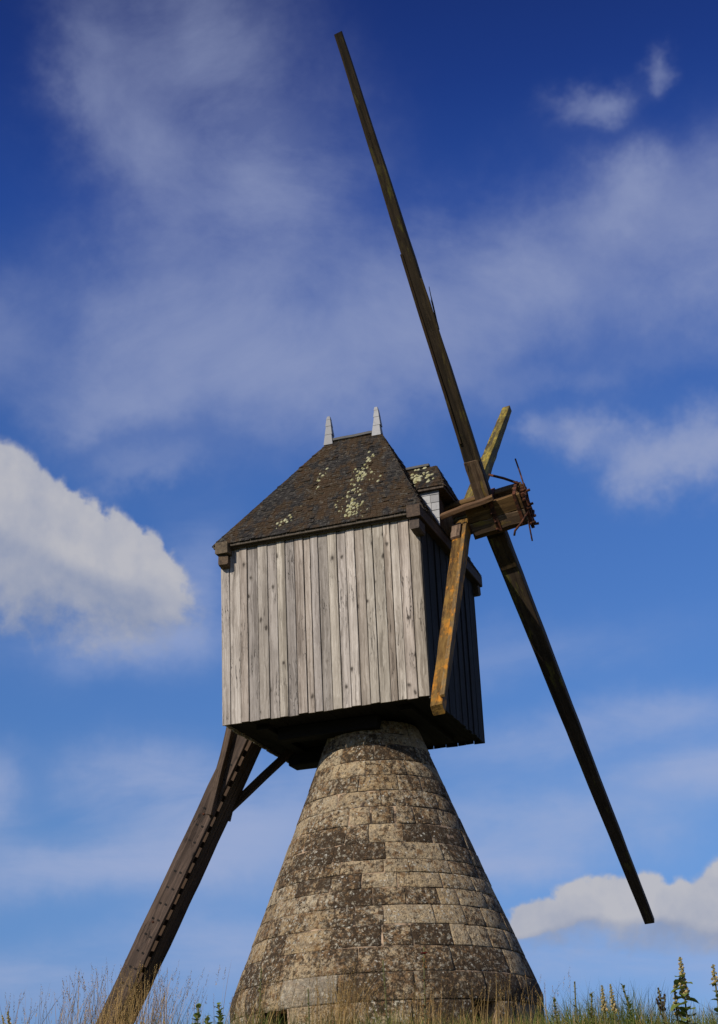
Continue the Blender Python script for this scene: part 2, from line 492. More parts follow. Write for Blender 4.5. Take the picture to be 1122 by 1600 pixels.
# ------------------------------------------------------------------ ground
def ground_z(x, y):
    r = math.hypot(x, y)
    prof = [(0, 0), (3, -.08), (5, -.34), (8, -.68), (10, -.90), (12, -1.22), (14, -1.62), (18, -2.6), (22, -3.35), (25, -3.5), (60, -3.6), (400, -5), (8000, -9)]
    for (r0, z0), (r1, z1) in zip(prof, prof[1:]):
        if r <= r1:
            return z0 + (z1 - z0) * (r - r0) / (r1 - r0)
    return -9


rings = [0, 1.2, 2.4, 3.2, 4, 5, 6, 7, 8, 9, 10, 11, 12, 13, 14, 16, 18, 20, 22, 25, 30, 40, 60, 120, 300, 800, 2500, 8000]
V, F = [(0, 0, 0)], []
NA = 96
for r in rings[1:]:
    for k in range(NA):
        a = 2 * math.pi * k / NA
        x, y = r * math.cos(a), r * math.sin(a)
        V.append((x, y, ground_z(x, y) + (noise.noise((x * .35, y * .35, 0)) * .05 if 2.4 < r < 60 else 0)))
for k in range(NA):
    F.append((0, 1 + k, 1 + (k + 1) % NA))
for i in range(len(rings) - 2):
    for k in range(NA):
        a, b_ = 1 + i * NA + k, 1 + i * NA + (k + 1) % NA
        F.append((a, a + NA, b_ + NA, b_))
ground = link('ground', mesh_from('ground', V, F), M_turf, None, True)
ground['kind'] = 'structure'

# ------------------------------------------------------------------ windmill
mill = empty('windmill')
mill['label'] = 'old windmill with conical stone base, grey timber cabin, slate roof and four bare sail arms'
mill['category'] = 'windmill'


def cpt(x, y, z):                 # cabin coordinates (floor centre) to the mill's
    return Vector((x - .265, y, z + 4.7))


# ---- stone tower: mortar core with niches, one object per block
HT = 4.70


def rad(z):                       # z above the ground
    zl = z - HT
    if zl < -3.97:
        return 2.275
    return .685 - .392 * zl - .012 * math.sin(math.pi * min(1, -zl / 3.97))


course_z = [4.68, 4.46, 4.27, 4.005, 3.76, 3.505, 3.245, 2.97, 2.68, 2.42, 2.22, 1.99, 1.74, 1.46, 1.155, .80, .42, .0, -.25]
niches = [(math.atan2(-2.17, -.985), 15, .10), (math.atan2(-1.388, 1.99), 15, .085)]
# the vents sit in the lowest visible course
vent_z = (.10, .415)
NA = 144
zs = sorted(set([-.3] + [z for z in course_z if z > -.24] + [vent_z[0], vent_z[1]]))
V, F = [], []
for z in zs:
    for k in range(NA):
        a = 2 * math.pi * k / NA
        rr = rad(z) - .012 + .012 * noise.noise((math.cos(a) * 4, math.sin(a) * 4, z * 4))
        V.append((rr * math.cos(a), rr * math.sin(a), z))


def in_vent(a):
    for na, _, hw in niches:
        if abs((a - na + math.pi) % (2 * math.pi) - math.pi) < hw:
            return True
    return False


vent_cells = set()
for i in range(len(zs) - 1):
    for k in range(NA):
        am = 2 * math.pi * (k + .5) / NA
        if zs[i] >= vent_z[0] - .001 and zs[i + 1] <= vent_z[1] + .001 and in_vent(am):
            vent_cells.add((i, k))
            continue
        a, b_ = i * NA + k, i * NA + (k + 1) % NA
        F.append((a, b_, b_ + NA, a + NA))
F.append(tuple((len(zs) - 1) * NA + k for k in range(NA)))
# the dark recess behind each vent
for (na, _, hw) in niches:
    ks = sorted(k for (i, k) in vent_cells if abs((2 * math.pi * (k + .5) / NA - na + math.pi) % (2 * math.pi) - math.pi) < hw)
    a0, a1 = 2 * math.pi * ks[0] / NA, 2 * math.pi * (ks[-1] + 1) / NA
    base = len(V)
    for rr in (2.25, 1.5):
        for (aa, zz) in ((a0, vent_z[0]), (a1, vent_z[0]), (a1, vent_z[1]), (a0, vent_z[1])):
            r_ = min(rr, rad(zz) - .012)
            V.append((r_ * math.cos(aa), r_ * math.sin(aa), zz))
    F += [(base, base + 1, base + 5, base + 4), (base + 1, base + 2, base + 6, base + 5), (base + 2, base + 3, base + 7, base + 6),
          (base + 3, base, base + 4, base + 7), (base + 4, base + 5, base + 6, base + 7)]
tower = link('stone_tower', mesh_from('stone_tower', V, F), M_mortar, mill)


def stone_block(a0, a1, z0, z1, proud):
    """one ashlar: rough face on the cone, sides running back into the core"""
    V, F = [], []
    na, nz = 6, 4
    sk = [R.uniform(-.010, .010) for _ in range(4)]
    ins = .007
    seed = R.uniform(0, 99)
    US = (0, .035, .27, .5, .73, .965, 1)
    VS = (0, .06, .5, .94, 1)
    for j in range(nz + 1):
        for i in range(na + 1):
            u, v = US[i], VS[j]
            a = a0 + (a1 - a0) * u
            zz = z0 + (z1 - z0) * v
            rr = rad(zz)
            a += (sk[0] * (1 - u) + sk[1] * u) * (v - .5) * 2 / rr
            edge_u, edge_v = min(u, 1 - u), min(v, 1 - v)
            rnd = (0 if edge_u > 0 else ins) + (0 if edge_v > 0 else ins)
            q = Vector((math.cos(a) * rr * 3, math.sin(a) * rr * 3, zz * 3 + seed))
            n_ = noise.noise(q) * .007 + noise.noise(q * 2.7) * .006
            jx = noise.noise(q * 1.9 + Vector((7, 3, 1)))
            if edge_u == 0:
                a += jx * .013 / rr
            if edge_v == 0:
                zz += noise.noise(q * 1.6 + Vector((1, 9, 4))) * .010
            rr = rr + proud + n_ - rnd
            V.append((rr * math.cos(a), rr * math.sin(a), zz))
    W_ = na + 1
    for j in range(nz):
        for i in range(na):
            a = j * W_ + i
            F.append((a, a + 1, a + 1 + W_, a + W_))
    loop = [i for i in range(W_)] + [j * W_ + na for j in range(1, nz + 1)] + [nz * W_ + i for i in range(na - 1, -1, -1)] + [j * W_ for j in range(nz - 1, 0, -1)]
    base = len(V)
    for k in loop:
        x, y, z = V[k]
        s_ = 1 - .07 / math.hypot(x, y)
        V.append((x * s_, y * s_, z))
    L_ = len(loop)
    for k in range(L_):
        F.append((loop[k], base + k, base + (k + 1) % L_, loop[(k + 1) % L_]))
    return V, F


for ci in range(len(course_z) - 1):
    z1, z0 = course_z[ci], course_z[ci + 1]
    z0 = max(z0, -.25)
    rm = rad((z0 + z1) / 2)
    n = max(9, round(2 * math.pi * rm / R.uniform(.50, .62)))
    if ci >= 14:
        n = max(9, round(2 * math.pi * rm / .80))
    ws = [R.choice((.55, .8, 1., 1.2, 1.4)) * R.uniform(.9, 1.1) for _ in range(n)]
    tot = sum(ws)
    a = R.uniform(0, 6.28)
    course_proud = R.uniform(-.002, .003)
    for wgt in ws:
        da = wgt / tot * 2 * math.pi
        jnt = R.choice((.003, .004, .004, .005, .006, .007, .024)) / rm
        b0, b1 = a + jnt, a + da - jnt * .6
        a += da
        zj0, zj1 = z0 + R.uniform(.002, .006), z1 - R.uniform(.001, .005)
        spans = [(b0, b1)]
        if z0 < vent_z[1] and z1 > vent_z[0] + .1 and z1 < .6:
            for (na, _, hw) in niches:
                hw += .012
                out = []
                for (s0, s1) in spans:
                    d0 = (s0 - na + math.pi) % (2 * math.pi) - math.pi
                    d1 = d0 + (s1 - s0)
                    if d1 <= -hw or d0 >= hw:
                        out.append((s0, s1))
                    else:
                        if d0 < -hw - .03:
                            out.append((s0, s0 + (-hw - d0)))
                        if d1 > hw + .03:
                            out.append((s1 - (d1 - hw), s1))
                spans = out
        for (s0, s1) in spans:
            pieces = [(s0, s1, zj0, zj1)]
            if s1 - s0 < .02:
                continue
            V, F = stone_block(s0, s1, zj0, zj1, course_proud + R.uniform(-.003, .008))
            o = link('stone_block', mesh_from('stone_block', V, F), M_stone, tower, True)

# ---- timber cabin
HX, HY, HH = 1.65, 1.475, 2.90


def box_mesh(name, x0, x1, y0, y1, z0, z1):
    V = [(x, y, z) for z in (z0, z1) for y in (y0, y1) for x in (x0, x1)]
    return mesh_from(name, V, [(0, 2, 3, 1), (4, 5, 7, 6), (0, 1, 5, 4), (2, 6, 7, 3), (0, 4, 6, 2), (1, 3, 7, 5)])


ox, oz = -.265, 4.7
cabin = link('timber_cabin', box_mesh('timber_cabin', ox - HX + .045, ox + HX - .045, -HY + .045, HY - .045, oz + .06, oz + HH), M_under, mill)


def plank(origin, along, outward, width, height, thick, mat, lean=0., drop=0.):
    """upright board: mesh Z is the grain; outward face at +outward"""
    V, F = [], []
    rows = 7
    sd = R.uniform(0, 90)
    rr = random.Random(sd)
    c = .004
    bow = rr.uniform(-.004, .004)
    for i in range(rows):
        f = i / (rows - 1)
        z = f * height
        wl = -width / 2 + noise.noise((sd, z * 1.4, 0)) * .004
        wr = width / 2 + noise.noise((sd, z * 1.4, 5)) * .004
        yo = thick / 2 + math.sin(f * math.pi) * bow
        zl = z + (rr.uniform(-.012, .006) if i == 0 else 0)
        zr = zl + (rr.uniform(-.005, .005) if i == 0 else 0)
        V += [(wl, -thick / 2, zl), (wl, yo - c, zl), (wl + c, yo, zl), (wr - c, yo, zr), (wr, yo - c, zr), (wr, -thick / 2, zr)]
    for i in range(rows - 1):
        for k in range(6):
            a, b_ = i * 6 + k, i * 6 + (k + 1) % 6
            F.append((a, a + 6, b_ + 6, b_))
    F.append((0, 1, 2, 3, 4, 5))
    F.append(tuple((rows - 1) * 6 + k for k in (5, 4, 3, 2, 1, 0)))
    me = mesh_from('wall_plank', V, F)
    o = link('wall_plank', me, mat, cabin)
    al = Vector(along)
    out = Vector(outward)
    rot = Matrix((al, out, Vector((0, 0, 1)))).transposed().to_4x4()
    rot = rot @ Matrix.Rotation(lean, 4, 'Z')
    rot.translation = origin
    o.matrix_world = rot
    return o


def plank_wall(p0, along, outward, length, mat, count):
    ws = [R.choice((.78, .92, 1., 1.06, 1.2)) for _ in range(count)]
    k = length / sum(ws)
    s = 0.
    for i, wd in enumerate(ws):
        wd *= k
        th = .030
        alt = (.011 if i % 2 else .0) + R.uniform(-.004, .005)
        o_ = Vector(p0) + Vector(along) * (s + wd / 2) + Vector(outward) * (-.022 + alt)
        o_.z -= R.uniform(0, .008)
        plank(o_, along, outward, wd - R.uniform(.007, .015), HH + R.uniform(.0, .01), th, mat, R.uniform(-.03, .03))
        s += wd


plank_wall(cpt(HX - .002, -HY, 0), (-1, 0, 0), (0, -1, 0), 2 * HX - .004, M_plank, 22)
plank_wall(cpt(HX, HY - .01, -.02), (0, -1, 0), (1, 0, 0), 2 * HY - .04, M_plank_shaded, 18)
plank_wall(cpt(-HX, -HY + .01, 0), (0, 1, 0), (-1, 0, 0), 2 * HY - .02, M_plank, 18)
plank_wall(cpt(-HX + .002, HY, 0), (1, 0, 0), (0, 1, 0), 2 * HX - .004, M_plank_shaded, 20)
# floor boards seen from below and the beams under them
nb = 16
for i in range(nb):
    x0 = -HX + .04 + i * (2 * HX - .08) / nb
    wdt = (2 * HX - .08) / nb - .006
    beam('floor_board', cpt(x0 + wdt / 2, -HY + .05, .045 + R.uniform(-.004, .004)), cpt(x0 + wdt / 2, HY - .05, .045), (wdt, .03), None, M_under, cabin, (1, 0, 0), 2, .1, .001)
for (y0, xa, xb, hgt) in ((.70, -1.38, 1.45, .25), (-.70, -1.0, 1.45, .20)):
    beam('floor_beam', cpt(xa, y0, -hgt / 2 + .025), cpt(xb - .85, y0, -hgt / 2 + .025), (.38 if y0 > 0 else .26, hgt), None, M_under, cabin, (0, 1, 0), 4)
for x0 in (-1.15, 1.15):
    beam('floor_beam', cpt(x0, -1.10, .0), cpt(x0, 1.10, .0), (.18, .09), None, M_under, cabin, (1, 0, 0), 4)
# plates carrying the roof, ends sticking out past the boards
for x0, ya in ((1.655, -1.77), (-1.56, -1.66)):
    beam('wall_plate', cpt(x0, ya, 2.80), cpt(x0, 1.64, 2.80), (.21, .19), None, M_bracket, cabin, (1, 0, 0), 8, .1, .004)
    beam('bracket', cpt(x0 - .01 * (1 if x0 > 0 else -1), ya + .05, 2.615), cpt(x0 - .01, -1.44, 2.60), (.155, .17), (.155, .20), M_bracket, cabin, (1, 0, 0), 3, .25)
    beam('bracket', cpt(x0, 1.45, 2.60), cpt(x0, 1.59, 2.615), (.155, .20), (.155, .17), M_bracket, cabin, (1, 0, 0), 3, .25)
beam('fascia_board', cpt(-1.62, -1.505, 2.845), cpt(1.53, -1.505, 2.845), (.03, .07), None, M_bracket, cabin, (0, 1, 0), 6, .1, .003)
beam('fascia_board', cpt(1.735, -1.62, 2.80), cpt(1.735, 1.54, 2.80), (.03, .17), None, M_bracket, cabin, (1, 0, 0), 6, .1, .003)

# ---- roof
EZ = 2.90
E = [cpt(-1.73, -1.58, EZ), cpt(1.75, -1.58, EZ), cpt(1.75, 1.58, EZ), cpt(-1.73, 1.58, EZ)]
RA, RB = cpt(-.30, 0, 5.10), cpt(.63, 0, 5.10)
V = [*E, RA, RB] + [v - Vector((0, 0, .06)) for v in E]
roof = link('slate_roof', mesh_from('slate_roof', V, [(0, 1, 5, 4), (1, 2, 5), (2, 3, 4, 5), (3, 0, 4), (0, 6, 7, 1), (1, 7, 8, 2), (2, 8, 9, 3), (3, 9, 6, 0), (6, 9, 8, 7)]), M_bracket, mill)


def lay_slates(p0, p1, q1, q0, expo, wid, V, F, overhang=.03):
    """courses of slates on the slope p0-p1 (eave) up to q0-q1"""
    p0, p1, q0, q1 = map(Vector, (p0, p1, q0, q1))
    nrm = (p1 - p0).cross(q0 - p0).normalized()
    upv = nrm.cross((p1 - p0).normalized())
    h = (q0 - p0).dot(upv)
    rows = int(h / expo) + 1
    for r in range(rows):
        f0 = r * expo / h
        a, b_ = p0.lerp(q0, min(f0, 1)), p1.lerp(q1, min(f0, 1))
        f1 = min((r + 1.35) * expo / h, 1.0)
        c_, d_ = p0.lerp(q0, f1), p1.lerp(q1, f1)
        ln = (b_ - a).length
        ncol = max(1, round(ln / wid))
        t0 = -R.uniform(.2, .8)
        k = t0
        while k < ncol:
            k1 = k + R.uniform(.75, 1.25)
            u0, u1 = max(k / ncol, 0), min(k1 / ncol, 1)
            k = k1
            if u1 - u0 < .15 / ncol:
                continue
            g = .0022 / max(ln, .1)
            s0, s1 = a.lerp(b_, u0 + g), a.lerp(b_, u1 - g)
            s2, s3 = c_.lerp(d_, u1 - g), c_.lerp(d_, u0 + g)
            lift = nrm * (.012 + R.uniform(-.002, .005) + (.012 if R.random() < .06 else 0))
            lw = nrm * (.007 + R.uniform(0, .002))
            dn = upv * -(overhang if r == 0 else R.uniform(-.006, .016))
            dn2 = dn + upv * R.uniform(-.005, .005)
            th = nrm * .009
            base = len(V)
            V += [s0 + lift + dn, s1 + lift + dn2, s2 + lw, s3 + lw, s0 + lift + dn - th, s1 + lift + dn2 - th, s2 + lw - th, s3 + lw - th]
            F += [(base, base + 1, base + 2, base + 3), (base, base + 4, base + 5, base + 1), (base + 1, base + 5, base + 6, base + 2),
                  (base + 3, base + 7, base + 4, base), (base + 4, base + 7, base + 6, base + 5)]


V, F = [], []
lay_slates(E[0], E[1], RB, RA, .062, .085, V, F)
lay_slates(E[1], E[2], RB, RB, .062, .085, V, F)
lay_slates(E[2], E[3], RA, RB, .062, .085, V, F)
lay_slates(E[3], E[0], RA, RA, .062, .085, V, F)
slates = link('slates', mesh_from('slates', V, F), M_slate, roof)
slates['kind'] = 'stuff'
beam('ridge_cap', RA + Vector((0, 0, .02)), RB + Vector((0, 0, .02)), (.10, .05), None, M_lead, roof, (0, 1, 0), 4, .3)


def lichen_patch(c, nrm, size, V, F):
    nrm = Vector(nrm).normalized()
    x = nrm.orthogonal().normalized()
    y = nrm.cross(x)
    k = 10
    b0 = len(V)
    ph = R.uniform(0, 9)
    V.append(c + nrm * (.010 + size * .03))
    for ringf, hgt in ((.6, .009 + size * .02), (1., -.004)):
        for i in range(k):
            a = 2 * math.pi * i / k
            r_ = size * ringf * (.75 + .5 * abs(noise.noise((ph, math.cos(a) * 1.5, math.sin(a) * 1.5))) + R.uniform(-.15, .15))
            V.append(c + (x * math.cos(a) * 1.25 + y * math.sin(a) * .85) * r_ + nrm * hgt)
    for i in range(k):
        j = (i + 1) % k
        F.append((b0, b0 + 1 + i, b0 + 1 + j))
        F.append((b0 + 1 + i, b0 + 1 + k + i, b0 + 1 + k + j, b0 + 1 + j))


def on_front(u, v):               # u along the eave from the tail side, v up the slope
    a, b_ = E[0].lerp(RA, v), E[1].lerp(RB, v)
    return a.lerp(b_, u)


fn = (E[1] - E[0]).cross(RA - E[0]).normalized()
V, F = [], []
for v0, u0, cnt, sp in ((.72, .78, 4, .018), (.56, .70, 12, .035), (.50, .72, 5, .03), (.45, .69, 8, .03), (.37, .66, 5, .03), (.30, .67, 6, .03),
                        (.22, .655, 9, .035), (.15, .65, 16, .04), (.09, .66, 12, .035), (.15, .70, 5, .03),
                        (.55, .36, 4, .02), (.46, .375, 2, .01), (.60, .36, 2, .01), (.30, .35, 1, .004), (.13, .31, 5, .02), (.08, .29, 3, .015), (.42, .80, 2, .02), (.66, .76, 4, .02), (.50, .78, 2, .01)):
    for _ in range(int(cnt * 1.7)):
        q = on_front(u0 + R.gauss(0, sp), v0 + R.gauss(0, .026)) + fn * .014
        lichen_patch(q, fn + Vector((R.uniform(-.1, .1), R.uniform(-.1, .1), 0)), R.uniform(.008, .032), V, F)
lich = link('lichen', mesh_from('lichen', V, F), M_lichen, roof, True)
lich['kind'] = 'stuff'


def finial(base, hgt, wb, wt):
    """slate clad obelisk: three slipped courses and a cap"""
    V, F = [], []
    steps = [(0, .36), (.36, .66), (.66, .90), (.90, 1.0)]
    for i, (a, b_) in enumerate(steps):
        wa, wb_ = (wb + (wt - wb) * a) / 2 + .008, (wb + (wt - wb) * b_) / 2 + .001
        if i == 3:
            wa, wb_ = wt / 2 + .010, wt / 2 - .004
        k = len(V)
        tw = R.uniform(-.006, .006)
        for (w_, zf) in ((wa, a - .02), (wb_, b_)):
            V += [(base.x + sx * w_ + tw, base.y + sy * w_, base.z + zf * hgt) for sx, sy in ((-1, -1), (1, -1), (1, 1), (-1, 1))]
        F += [(k, k + 1, k + 5, k + 4), (k + 1, k + 2, k + 6, k + 5), (k + 2, k + 3, k + 7, k + 6), (k + 3, k, k + 4, k + 7), (k + 4, k + 5, k + 6, k + 7), (k + 3, k + 2, k + 1, k)]
    return V, F


for q, lab in ((RA + Vector((.02, 0, -.06)), 'pale tapered finial at the tail end of the ridge'), (RB + Vector((-.05, 0, -.06)), 'pale tapered finial at the sail end of the ridge')):
    V, F = finial(q, .54, .145, .055)
    o = link('finial', mesh_from('finial', V, F), M_pale, mill)
    o['label'] = lab

# ---- dormer over the windshaft
DC, DF, DBk = .56, 1.72, 1.0
dz_e, dz_r = 3.70, 4.27
V = [cpt(x, y, z) for (x, y, z) in ((1.0, -DC + .03, 2.75), (DF - .03, -DC + .03, 2.75), (DF - .03, DC - .03, 2.75), (1.0, DC - .03, 2.75),
                                    (1.0, -DC + .03, dz_e), (DF - .03, -DC + .03, dz_e), (DF - .03, DC - .03, dz_e), (1.0, DC - .03, dz_e), (1.0, 0, dz_r - .03), (1.56, 0, dz_r - .03))]
dormer = link('dormer', mesh_from('dormer', V, [(0, 1, 5, 4), (2, 3, 7, 6), (3, 0, 4, 8, 7), (1, 2, 6, 9, 5), (4, 5, 9, 8), (6, 7, 8, 9)]), M_bracket, mill)
# cheeks clad with pale slates, one object each
for side in (-1, 1):
    rows = 7
    zt = dz_e - .005
    for r in range(rows):
        z1 = zt - r * .135
        z0 = z1 - .150
        x_edge = 1.735 - .004 * r
        x = x_edge
        first = R.uniform(.09, .17)
        while True:
            wd = first if x == x_edge else R.uniform(.13, .17)
            x0 = x - wd
            # stop where the main roof swallows the cheek
            roofx = 1.75 - (z0 - EZ) * (1.75 - .63) / (5.10 - EZ)
            if x < roofx - .05 or x < 1.05:
                break
            y0 = side * (DC + .012)
            V = []
            for (yy) in (y0 + side * (.006 + R.uniform(0, .004)), y0 - side * .006):
                V += [(x0 + .003, yy, z0), (x - .003, yy, z0 + R.uniform(-.004, .004)), (x - .003, yy - side * .010, z1), (x0 + .003, yy - side * .010, z1)]
            link('slate', mesh_from('slate', [cpt(*v) for v in V], [(0, 1, 2, 3), (7, 6, 5, 4), (0, 4, 5, 1), (1, 5, 6, 2), (2, 6, 7, 3), (3, 7, 4, 0)]), M_pale, dormer)
            x = x0
    # pale board under the dormer eave
    beam('eave_board', cpt(1.30, side * (DC + .035), dz_e - .045), cpt(1.80, side * (DC + .035), dz_e - .045), (.022, .095), None, M_pale, dormer, (0, 1, 0), 3, .1, .001)
V, F = [], []
DE = DC + .09
ze = dz_e - .045
fa, fb = cpt(1.835, -DE, ze), cpt(1.835, DE, ze)
ra, rb_ = cpt(1.02, 0, dz_r + .03), cpt(1.56, 0, dz_r + .03)
ba, bb = cpt(1.25, -DE, ze), cpt(1.25, DE, ze)
lay_slates(ba, fa, rb_, ra, .062, .085, V, F, .02)
lay_slates(fb, bb, ra, rb_, .062, .085, V, F, .02)
lay_slates(fa, fb, rb_, rb_, .062, .085, V, F, .02)
ds = link('slates', mesh_from('slates', V, F), M_slate, dormer)
ds['kind'] = 'stuff'
dr = link('dormer_roof', mesh_from('dormer_roof', [ba, fa, fb, bb, ra, rb_] + [v - Vector((0, 0, .05)) for v in (ba, fa, fb, bb)],
                                   [(0, 1, 5, 4), (2, 3, 4, 5), (1, 2, 5), (0, 6, 7, 1), (1, 7, 8, 2), (2, 8, 9, 3), (6, 9, 8, 7)]), M_bracket, dormer)
beam('ridge_cap', ra + Vector((-.02, 0, .03)), rb_ + Vector((-.12, 0, .03)), (.09, .045), None, M_lead, dormer, (0, 1, 0), 3, .3)
V, F = [], []
dn = (fa - ba).cross(ra - ba).normalized()
for _ in range(46):
    u, v = R.uniform(.02, .80), R.gauss(.5, .17)
    q = ba.lerp(ra, v).lerp(fa.lerp(rb_, v), u) + dn * .018
    lichen_patch(q, dn, R.uniform(.015, .042), V, F)
o = link('lichen', mesh_from('lichen', V, F), M_lichen, dormer, True)
o['kind'] = 'stuff'

# ---- windshaft and sails
tilt, yawv, ph = .1303, .0093, -.7105
NV = Vector((math.cos(tilt) * math.cos(yawv), math.cos(tilt) * math.sin(yawv), math.sin(tilt)))
HV = Vector((-math.sin(yawv), math.cos(yawv), 0))
KV = NV.cross(HV)
KV = KV if KV.z > 0 else -KV
D1 = KV * math.cos(ph) + HV * math.sin(ph)
D2 = HV * math.cos(ph) - KV * math.sin(ph)
OS = cpt(2.30, 0, 3.229)


def sh(s, a=0., b_=0.):            # along the shaft, along the first stock, along the second
    return OS + NV * s + D1 * a + D2 * b_


V, F = [], []
prof = [(-2.3, .20), (-.80, .21), (-.78, .255), (-.62, .265), (-.60, .22), (-.5, .22)]
for s_, r_ in prof:
    for k in range(14):
        a = 2 * math.pi * k / 14
        V.append(sh(s_, r_ * math.cos(a), r_ * math.sin(a)))
for i in range(len(prof) - 1):
    for k in range(14):
        a, b_ = i * 14 + k, i * 14 + (k + 1) % 14
        F.append((a, b_, b_ + 14, a + 14))
F.append(tuple(range(13, -1, -1)))
F.append(tuple(5 * 14 + k for k in range(14)))
shaft = link('windshaft', mesh_from('windshaft', V, F), M_hub, mill, True)
# squared head: core timbers fill the space beside the stocks
for (s0, s1, a, b_, wa, wb2) in ((-.54, .66, .17, .17, .12, .12), (-.54, .66, -.17, .17, .12, .12), (-.22, .66, -.17, -.17, .12, .12), (.22, .68, 0, 0, .34, .34), (-.21, -.04, 0, 0, .34, .34)):
    beam('shaft_timber', sh(s0, a, b_), sh(s1, a, b_), (wa, wb2), None, M_hub, shaft, D1, 4, .2, .006)
for a, wd, lb in ((.20, .25, 'dark brown cheek plank of the sail hub'), (-.037, .21, 'pale worn cheek plank along the bottom of the sail hub')):
    o = beam('cheek_plank', sh(-.20, a, -.285), sh(.70, a, -.285), (wd, .085), None, M_hub, shaft, D1, 6, .22, .005)
    o['label'] = lb
    beam('cheek_plank', sh(-.50, a, .285), sh(.70, a, .285), (wd, .085), None, M_hub, shaft, D1, 6, .22, .005)
beam('clamp_bar', sh(-.62, .345, -.385), sh(.30, .395, -.365), (.085, .10), None, M_hub, shaft, D1, 6, .3, .008)
beam('clamp_bar', sh(-.60, .27, .20), sh(.66, .27, .20), (.11, .11), None, M_hub, shaft, D1, 6, .3, .008)


def strap(s, wd, hi, half_b, lo=-.155):
    pts = [(hi, half_b), (hi, -half_b), (lo, -half_b), (lo, half_b)]
    V, F = [], []
    for off in (0, .014):
        for ds_ in (-wd / 2, wd / 2):
            for (a, b_) in pts:
                V.append(sh(s + ds_, a + math.copysign(off, a), b_ + math.copysign(off, b_)))
    for k in range(4):
        j = (k + 1) % 4
        F += [(8 + k, 8 + j, 12 + j, 12 + k), (k, 4 + k, 4 + j, j), (k, j, 8 + j, 8 + k), (4 + k, 12 + k, 12 + j, 4 + j)]
    link('iron_strap', mesh_from('iron_strap', V, F), M_iron, shaft)


strap(.225, .075, .332, .334)
strap(.62, .05, .332, .334)
for k in range(4):
    a = [-.12, .0, .15, .30][k]
    tube('iron_bolt', [sh(.18 + .04 * (k % 2), a, -.33), sh(.2, a, -.375)], .017, M_iron, shaft, 6)
# iron work on the nose of the shaft
for (a0, b0, a1, b1) in ((-.30, -.26, .30, -.26), (-.30, 0, .32, .02), (-.28, .24, .30, .24), (.2, -.32, .2, .32), (-.2, -.34, -.2, .32)):
    beam('iron_bar', sh(.715 + R.uniform(0, .03), a0, b0), sh(.725 + R.uniform(0, .03), a1, b1), (.05, .035), None, M_iron, shaft, NV, 4, .2, .006)
for (a, b_) in ((.24, -.26), (.05, -.27), (-.20, -.28), (.22, .02), (-.2, .02), (0, .0), (.3, -.1), (-.26, -.18)):
    tube('iron_bolt', [sh(.70, a, b_), sh(.79 + R.uniform(0, .05), a + R.uniform(-.02, .02), b_)], .021, M_iron, shaft, 6)


def cp(v):
    return cpt(*v)


tube('iron_rod', [cp((2.905, -.10, 4.12)), cp((2.96, -.10, 3.88)), cp((3.02, -.12, 3.58)), cp((3.02, -.14, 3.18)), cp((3.065, -.12, 2.665))], .014, M_iron, shaft, 6)
tube('iron_rod', [cp((2.44, -.05, 3.95)), cp((2.68, -.08, 3.83)), cp((2.93, -.10, 3.68))], .021, M_iron, shaft, 6)
tube('iron_hook', [cp((3.05, -.2, 3.13)), cp((2.95, -.2, 2.98)), cp((2.82, -.18, 2.86)), cp((2.80, -.18, 2.78))], .019, M_iron, shaft, 6)
tube('iron_rod', [sh(.12, .27, -.34), sh(.13, .38, -.36)], .016, M_iron, shaft, 6)

CN1, CN2 = .034, .044
# name of the wood, root point, direction, length, (root, tip) widths along the shaft, label
arms = [
    (M_arm_dark, .097, D1 * math.cos(CN1) + NV * math.sin(CN1), 7.786, .262, .118, 'longest upper sail arm, dark brown with olive lichen, pointing at the sky'),
    (M_arm_dark, .097, -D1 * math.cos(CN1) + NV * math.sin(CN1), 7.723, .310, .165, 'dark bare sail arm pointing down right, hanging clear of the tower'),
    (M_arm_olive, -.363, D2 * math.cos(CN2) + NV * math.sin(CN2), 7.058, .245, .160, 'foreshortened sail arm with yellow lichen behind the hub'),
    (M_arm_gold, -.363, -D2 * math.cos(CN2) + NV * math.sin(CN2), 7.167, .228, .152, 'orange lichened sail arm in front of the dark cabin side'),
]
arm_objs = []
for mt, s_, dr_, ln, w0, w1, lab in arms:
    p0 = sh(s_) + dr_ * .02
    p1 = sh(s_) + dr_ * ln
    o = beam('sail_arm', p0, p1, (w0, w0 * .92), (w1, w1 * .85), mt, mill, NV, 22, .13, .004, R.uniform(-.02, .02))
    o['label'] = lab
    arm_objs.append((o, p0, dr_, ln))


def on_arm(i, dist, a, b_):        # point on an arm: a along the shaft, b_ across in the sail plane
    o, p0, dr_, ln = arm_objs[i]
    side = dr_.cross(NV).normalized()
    return p0 + dr_ * dist + NV * a + side * b_


def arm_piece(name, i, d0, d1, a, b0, b1, size, mat, size1=None):
    q0, q1 = on_arm(i, d0, a, b0), on_arm(i, d1, a, b1)
    return beam(name, q0, q1, size, size1 or size, mat, arm_objs[i][0], NV, 6, .2, .004)


def fix_children():
    # parts were given world matrices; make them relative to their parent
    pass


